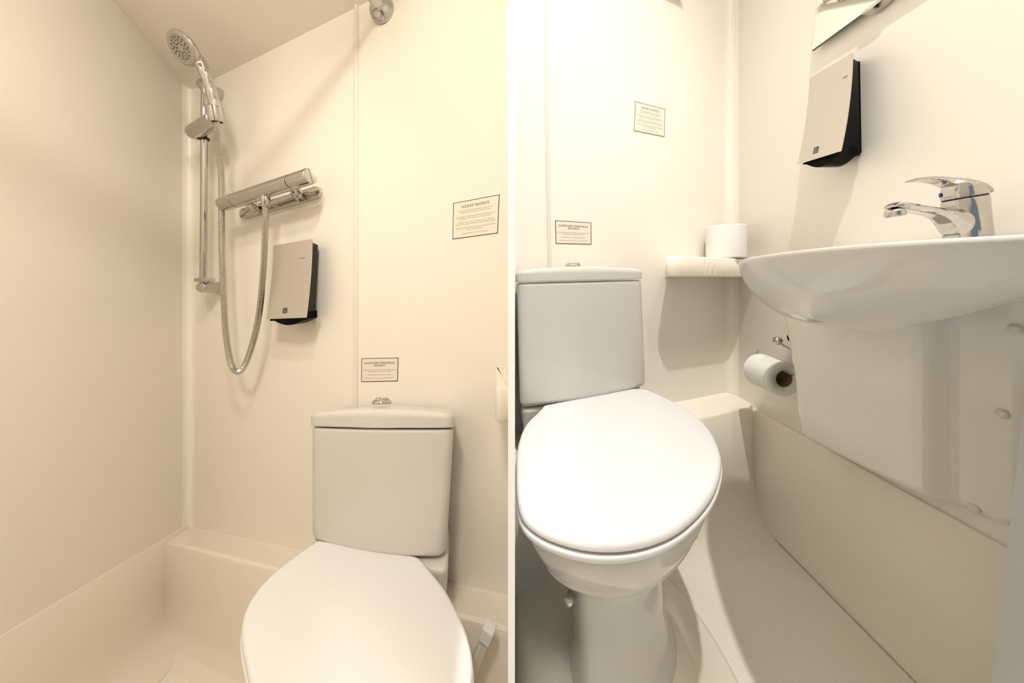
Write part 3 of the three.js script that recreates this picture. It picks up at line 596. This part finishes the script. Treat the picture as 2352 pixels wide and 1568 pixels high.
{
  const t = onWall(RW, .756, EYE + .0735, 'basin_tap', 'chrome single-lever mixer tap on the back of the basin', 'tap');
  const N = .067, Y = EYE + .0735;
  // spout and lever run out from the wall along local z; sections given as [z, y, half height, half width]
  const S = 1231, tz = (px) => N + (2226 - px) / S, ty = (py) => (553 - py) / S;
  const sweep = (secs, n = 28) => {
    const cv = [0, 1, 2, 3].map(k => new THREE.SplineCurve(secs.map((s, i) => new THREE.Vector2(i, s[k])))), rings = [], K = (secs.length - 1) * 8;
    for (let i = 0; i <= K; i++) { const [z, y, h, w] = cv.map(c => c.getPoint(i / K).y); rings.push(Array.from({ length: n }, (_, k) => { const a = 2 * Math.PI * k / n; return V3(Math.cos(a) * Math.max(w, .0005), y + Math.sin(a) * Math.max(h, .0005), z); })); }
    return loft(rings, { crease: 1 });
  };
  const sec = (px, top, bot, w) => [tz(px), ty((top + bot) / 2), (bot - top) / 2 / S, w];
  const tiltY = (px) => ty(463 - (px - 2179) * .15), slant = .15;
  const ell = (y, a, b, px, sl = 0) => Array.from({ length: 44 }, (_, k) => { const q = 2 * Math.PI * k / 44, z = tz(px) + Math.sin(q) * b; return V3(Math.cos(q) * a, y - sl * (z - tz(px)), z); });
  const yM = tiltY(2218);
  part('body', loft([ell(-.004, .027, 36.6 / S, 2225.5), ell(.002, .0275, 36.8 / S, 2225.5), ell(.02, .027, 36.4 / S, 2224), ell(.05, .0265, 36 / S, 2220.5), ell(yM - .006, .0262, 36 / S, 2218.5, slant), ell(yM - .002, .0256, 35.2 / S, 2218, slant), ell(yM - .0012, .023, 32 / S, 2218, slant)], { crease: .8 }), M.chrome, t);
  part('spout', sweep([sec(2222, 470, 556, .021), sec(2206, 474, 556, .0225), sec(2192, 479, 549, .0225), sec(2182, 482.5, 531, .0215), sec(2170, 483.5, 514, .020), sec(2156, 481.5, 504.5, .0185), sec(2141, 479.5, 498.8, .0175), sec(2115, 475, 493, .0165), sec(2090, 470.5, 489.8, .0155), sec(2066, 466.5, 486, .0145), sec(2054, 470, 483, .012), sec(2044, 479, 481, .006)]), M.chrome, t);
  part('aerator', latheAlong([[0, 0], [.0125, 0], [.0135, .001], [.0136, .0085], [.0128, .0095], [.0128, .014], [0, .014]], V3(0, ty(500), tz(2062.5)), V3(0, 1, .16), 30), M.chrome, t);
  const lev = part('lever', sweep([sec(2259, 450, 451, .005), sec(2255, 446.5, 452, .014), sec(2246, 441, 452.5, .021), sec(2235, 433.5, 448, .0245), sec(2222, 426.5, 442.5, .0255), sec(2206, 420, 437, .024), sec(2190, 415, 432, .0205), sec(2175, 412, 428, .0172), sec(2157, 410, 422.8, .0148), sec(2135, 409.2, 419, .013), sec(2114, 410.4, 418.6, .0118), sec(2099, 413.8, 419.6, .0095), sec(2089.5, 417.6, 418.8, .004)]), M.chrome, t);
  part('hub', loft([ell(yM + .0010, .0255, 36.5 / S, 2217.5, slant), ell(yM + .004, .0262, 37.2 / S, 2217.5, slant), ell(yM + .012, .0255, 36 / S, 2216.5, slant), ell(yM + .020, .0235, 32 / S, 2213.5, .1), ell(yM + .027, .020, 26 / S, 2208, .05), ell(yM + .0325, .013, 17 / S, 2203, 0)], { crease: .9 }), M.chrome, lev);
  part('gap_ring', loft([ell(yM - .0014, .0245, 33.6 / S, 2218, slant), ell(yM + .0012, .0245, 33.6 / S, 2218, slant)], { crease: .8 }), M.dark, t);
  part('cold_mark', latheAlong([[0, 0], [.0042, 0], [.0042, .0012], [0, .0016]], V3(-.0125, ty(447), tz(2184.5)), V3(-.55, -.1, .83), 20), M.blue, lev, 'small blue cold-water mark');
}
{
  const t = onWall(RW, .58, .75, 'pedestal_cover', 'cream moulded pedestal cover with round screw caps under the basin', 'cover');
  const prof = (y, k, u00, dn = 0) => {
    const u0 = u00 - .011;
    const pts = [[u0 - .012, 0], [u0 - .006, .03], [u0 - .002, .075], [u0 + .006, .1], [u0 + .022, .11], [.50, .108], [.58, .101], [.64, .091], [.672, .083], [.690, .072], [.698, .052], [.702, .034], [.71, .02], [.725, .013], [.745, .011], [.762, .010], [.774, .008], [.780, .003], [.782, 0]];
    return curveOf(pts.map(([u, n]) => V3(u, 0, n * k))).getPoints(80).map(p => t.L(p.x - dn * THREE.MathUtils.smoothstep(p.x, .7, .78), y, p.z));
  };
  const rows = [[.758, .12, .462, .03], [.760, .35, .459, .025], [.764, .6, .457, .02], [.770, .82, .455, .014], [.778, .94, .453, .009], [.79, 1, .451, .005], [.85, 1, .443, 0], [.95, 1, .431, 0], [1.03, 1, .417, 0], [1.09, 1, .402, 0], [1.115, 1, .392, 0], [1.135, 1.0, .38, 0], [1.195, .9, .40, 0]].map(([y, k, u0, dn]) => prof(y, k, u0, dn));
  part('moulding', loft(rows, { crease: .7 }), M.cover, t);
  for (const [u, y] of [[.724, .7681], [.7602, .9697], [.775, 1.1295]]) part('screw_cap', latheAlong([[.0085, 0], [.0085, .001], [.0078, .0035], [.005, .0055], [0, .0063]], t.L(u, y, .0105), V3(0, 0, 1), 28), M.cap, t);
}

// ---------------------------------------------------------------- mirror, leaning back on its stand-off clips
{
  const t = onWall(RW, .396, 1.9065, 'wall_mirror', 'frameless wall mirror with a dark green glass edge above the dispenser', 'mirror');
  const g = new THREE.Group(); g.name = 'glass_sheet'; g.rotation.x = -.05; g.rotation.z = -.045; g.position.set(0, 0, .022); t.add(g);
  part('glass', box(.52, .30, .0045, .26, .15, -.0024), M.glass, g);
  part('silvering', box(.5185, .2965, .0006, .26, .1505, .0004), M.mirror, g);
  part('clip', loft([[-.026, .0], [-.020, .004], [0, .010], [.020, .004], [.026, 0]].map(([x, h]) => [V3(.165 + x, .004, .004), V3(.165 + x, .004, -.016), V3(.165 + x, -.003 - h, -.016), V3(.165 + x, -.001 - h * .4, .004)]), { crease: .6 }), M.chrome, g);
}
{ // slim rail over the frame, seen in the mirror
  const p = RB.at(-.36, 2.318, 0), t = thing('wall_rail', 'slim chrome rail with ball ends high on the back wall, seen in the mirror', 'rail', [p.x, p.y, p.z]);
  partAt('rail_tube', rod(RB.at(-.58, 2.318, .017), RB.at(-.31, 2.318, .017), .008), M.chrome, t);
  for (const u of [-.58, -.31]) { const b = new THREE.SphereGeometry(.0125, 20, 14), q = RB.at(u, 2.318, .017); b.translate(q.x, q.y, q.z); partAt('ball_end', b, M.chrome, t); }
  for (const u of [-.53, -.36]) partAt('stud', latheAlong([[0, 0], [.012, 0], [.012, .003], [.006, .005], [.006, .016], [0, .016]], RB.at(u, 2.318, 0), RB.n, 20), M.chrome, t);
}
// ---------------------------------------------------------------- upright panel edge under the near end of the basin
{
  const q = (y, x) => [V3(x, y, -.50), V3(.904, y, -.50), V3(.904, y, -.43), V3(x, y, -.43)];
  struct('trim_3', loft([q(.33, .7345), q(.587, .765), q(.921, .805), q(1.05, .8205)], { crease: .4 }), M.door);
}
// ---------------------------------------------------------------- small pieces
{
  const F = LB, t = onWall(LB, 1.22, .40, 'brush_handle', 'pale plastic slotted handle leaning beside the toilet seat in the left pod', 'handle');
  const a = t.L(1.257, .536, .14), b = t.L(1.19, .35, .14), d = a.clone().sub(b).normalize();
  const g = rbox(.022, a.distanceTo(b), .012, .003); g.translate(0, a.distanceTo(b) / 2, 0);
  const m = part('bar', g, M.plastic, t); m.position.copy(b); m.quaternion.setFromUnitVectors(V3(0, 1, 0), d);
  const s = part('slot', rbox(.0035, .03, .002, .0009), M.lid, m); s.position.set(-.004, a.distanceTo(b) - .045, .006);
  const e = part('end_block', rbox(.024, .03, .022, .003), M.lid, m); e.position.set(0, a.distanceTo(b) - .004, 0);
}
{
  const t = thing('toilet_brush', 'small white plastic brush stand peeking out behind the toilet bowl', 'toilet brush', [.592, .332, -1.05]);
  part('stand', lathe([[0, 0], [.022, 0], [.0245, .003], [.026, .02], [.029, .09], [.029, .1], [.025, .1], [.022, .02], [0, .018]], 32), M.lid, t);
}
renderer.render(scene, camera);
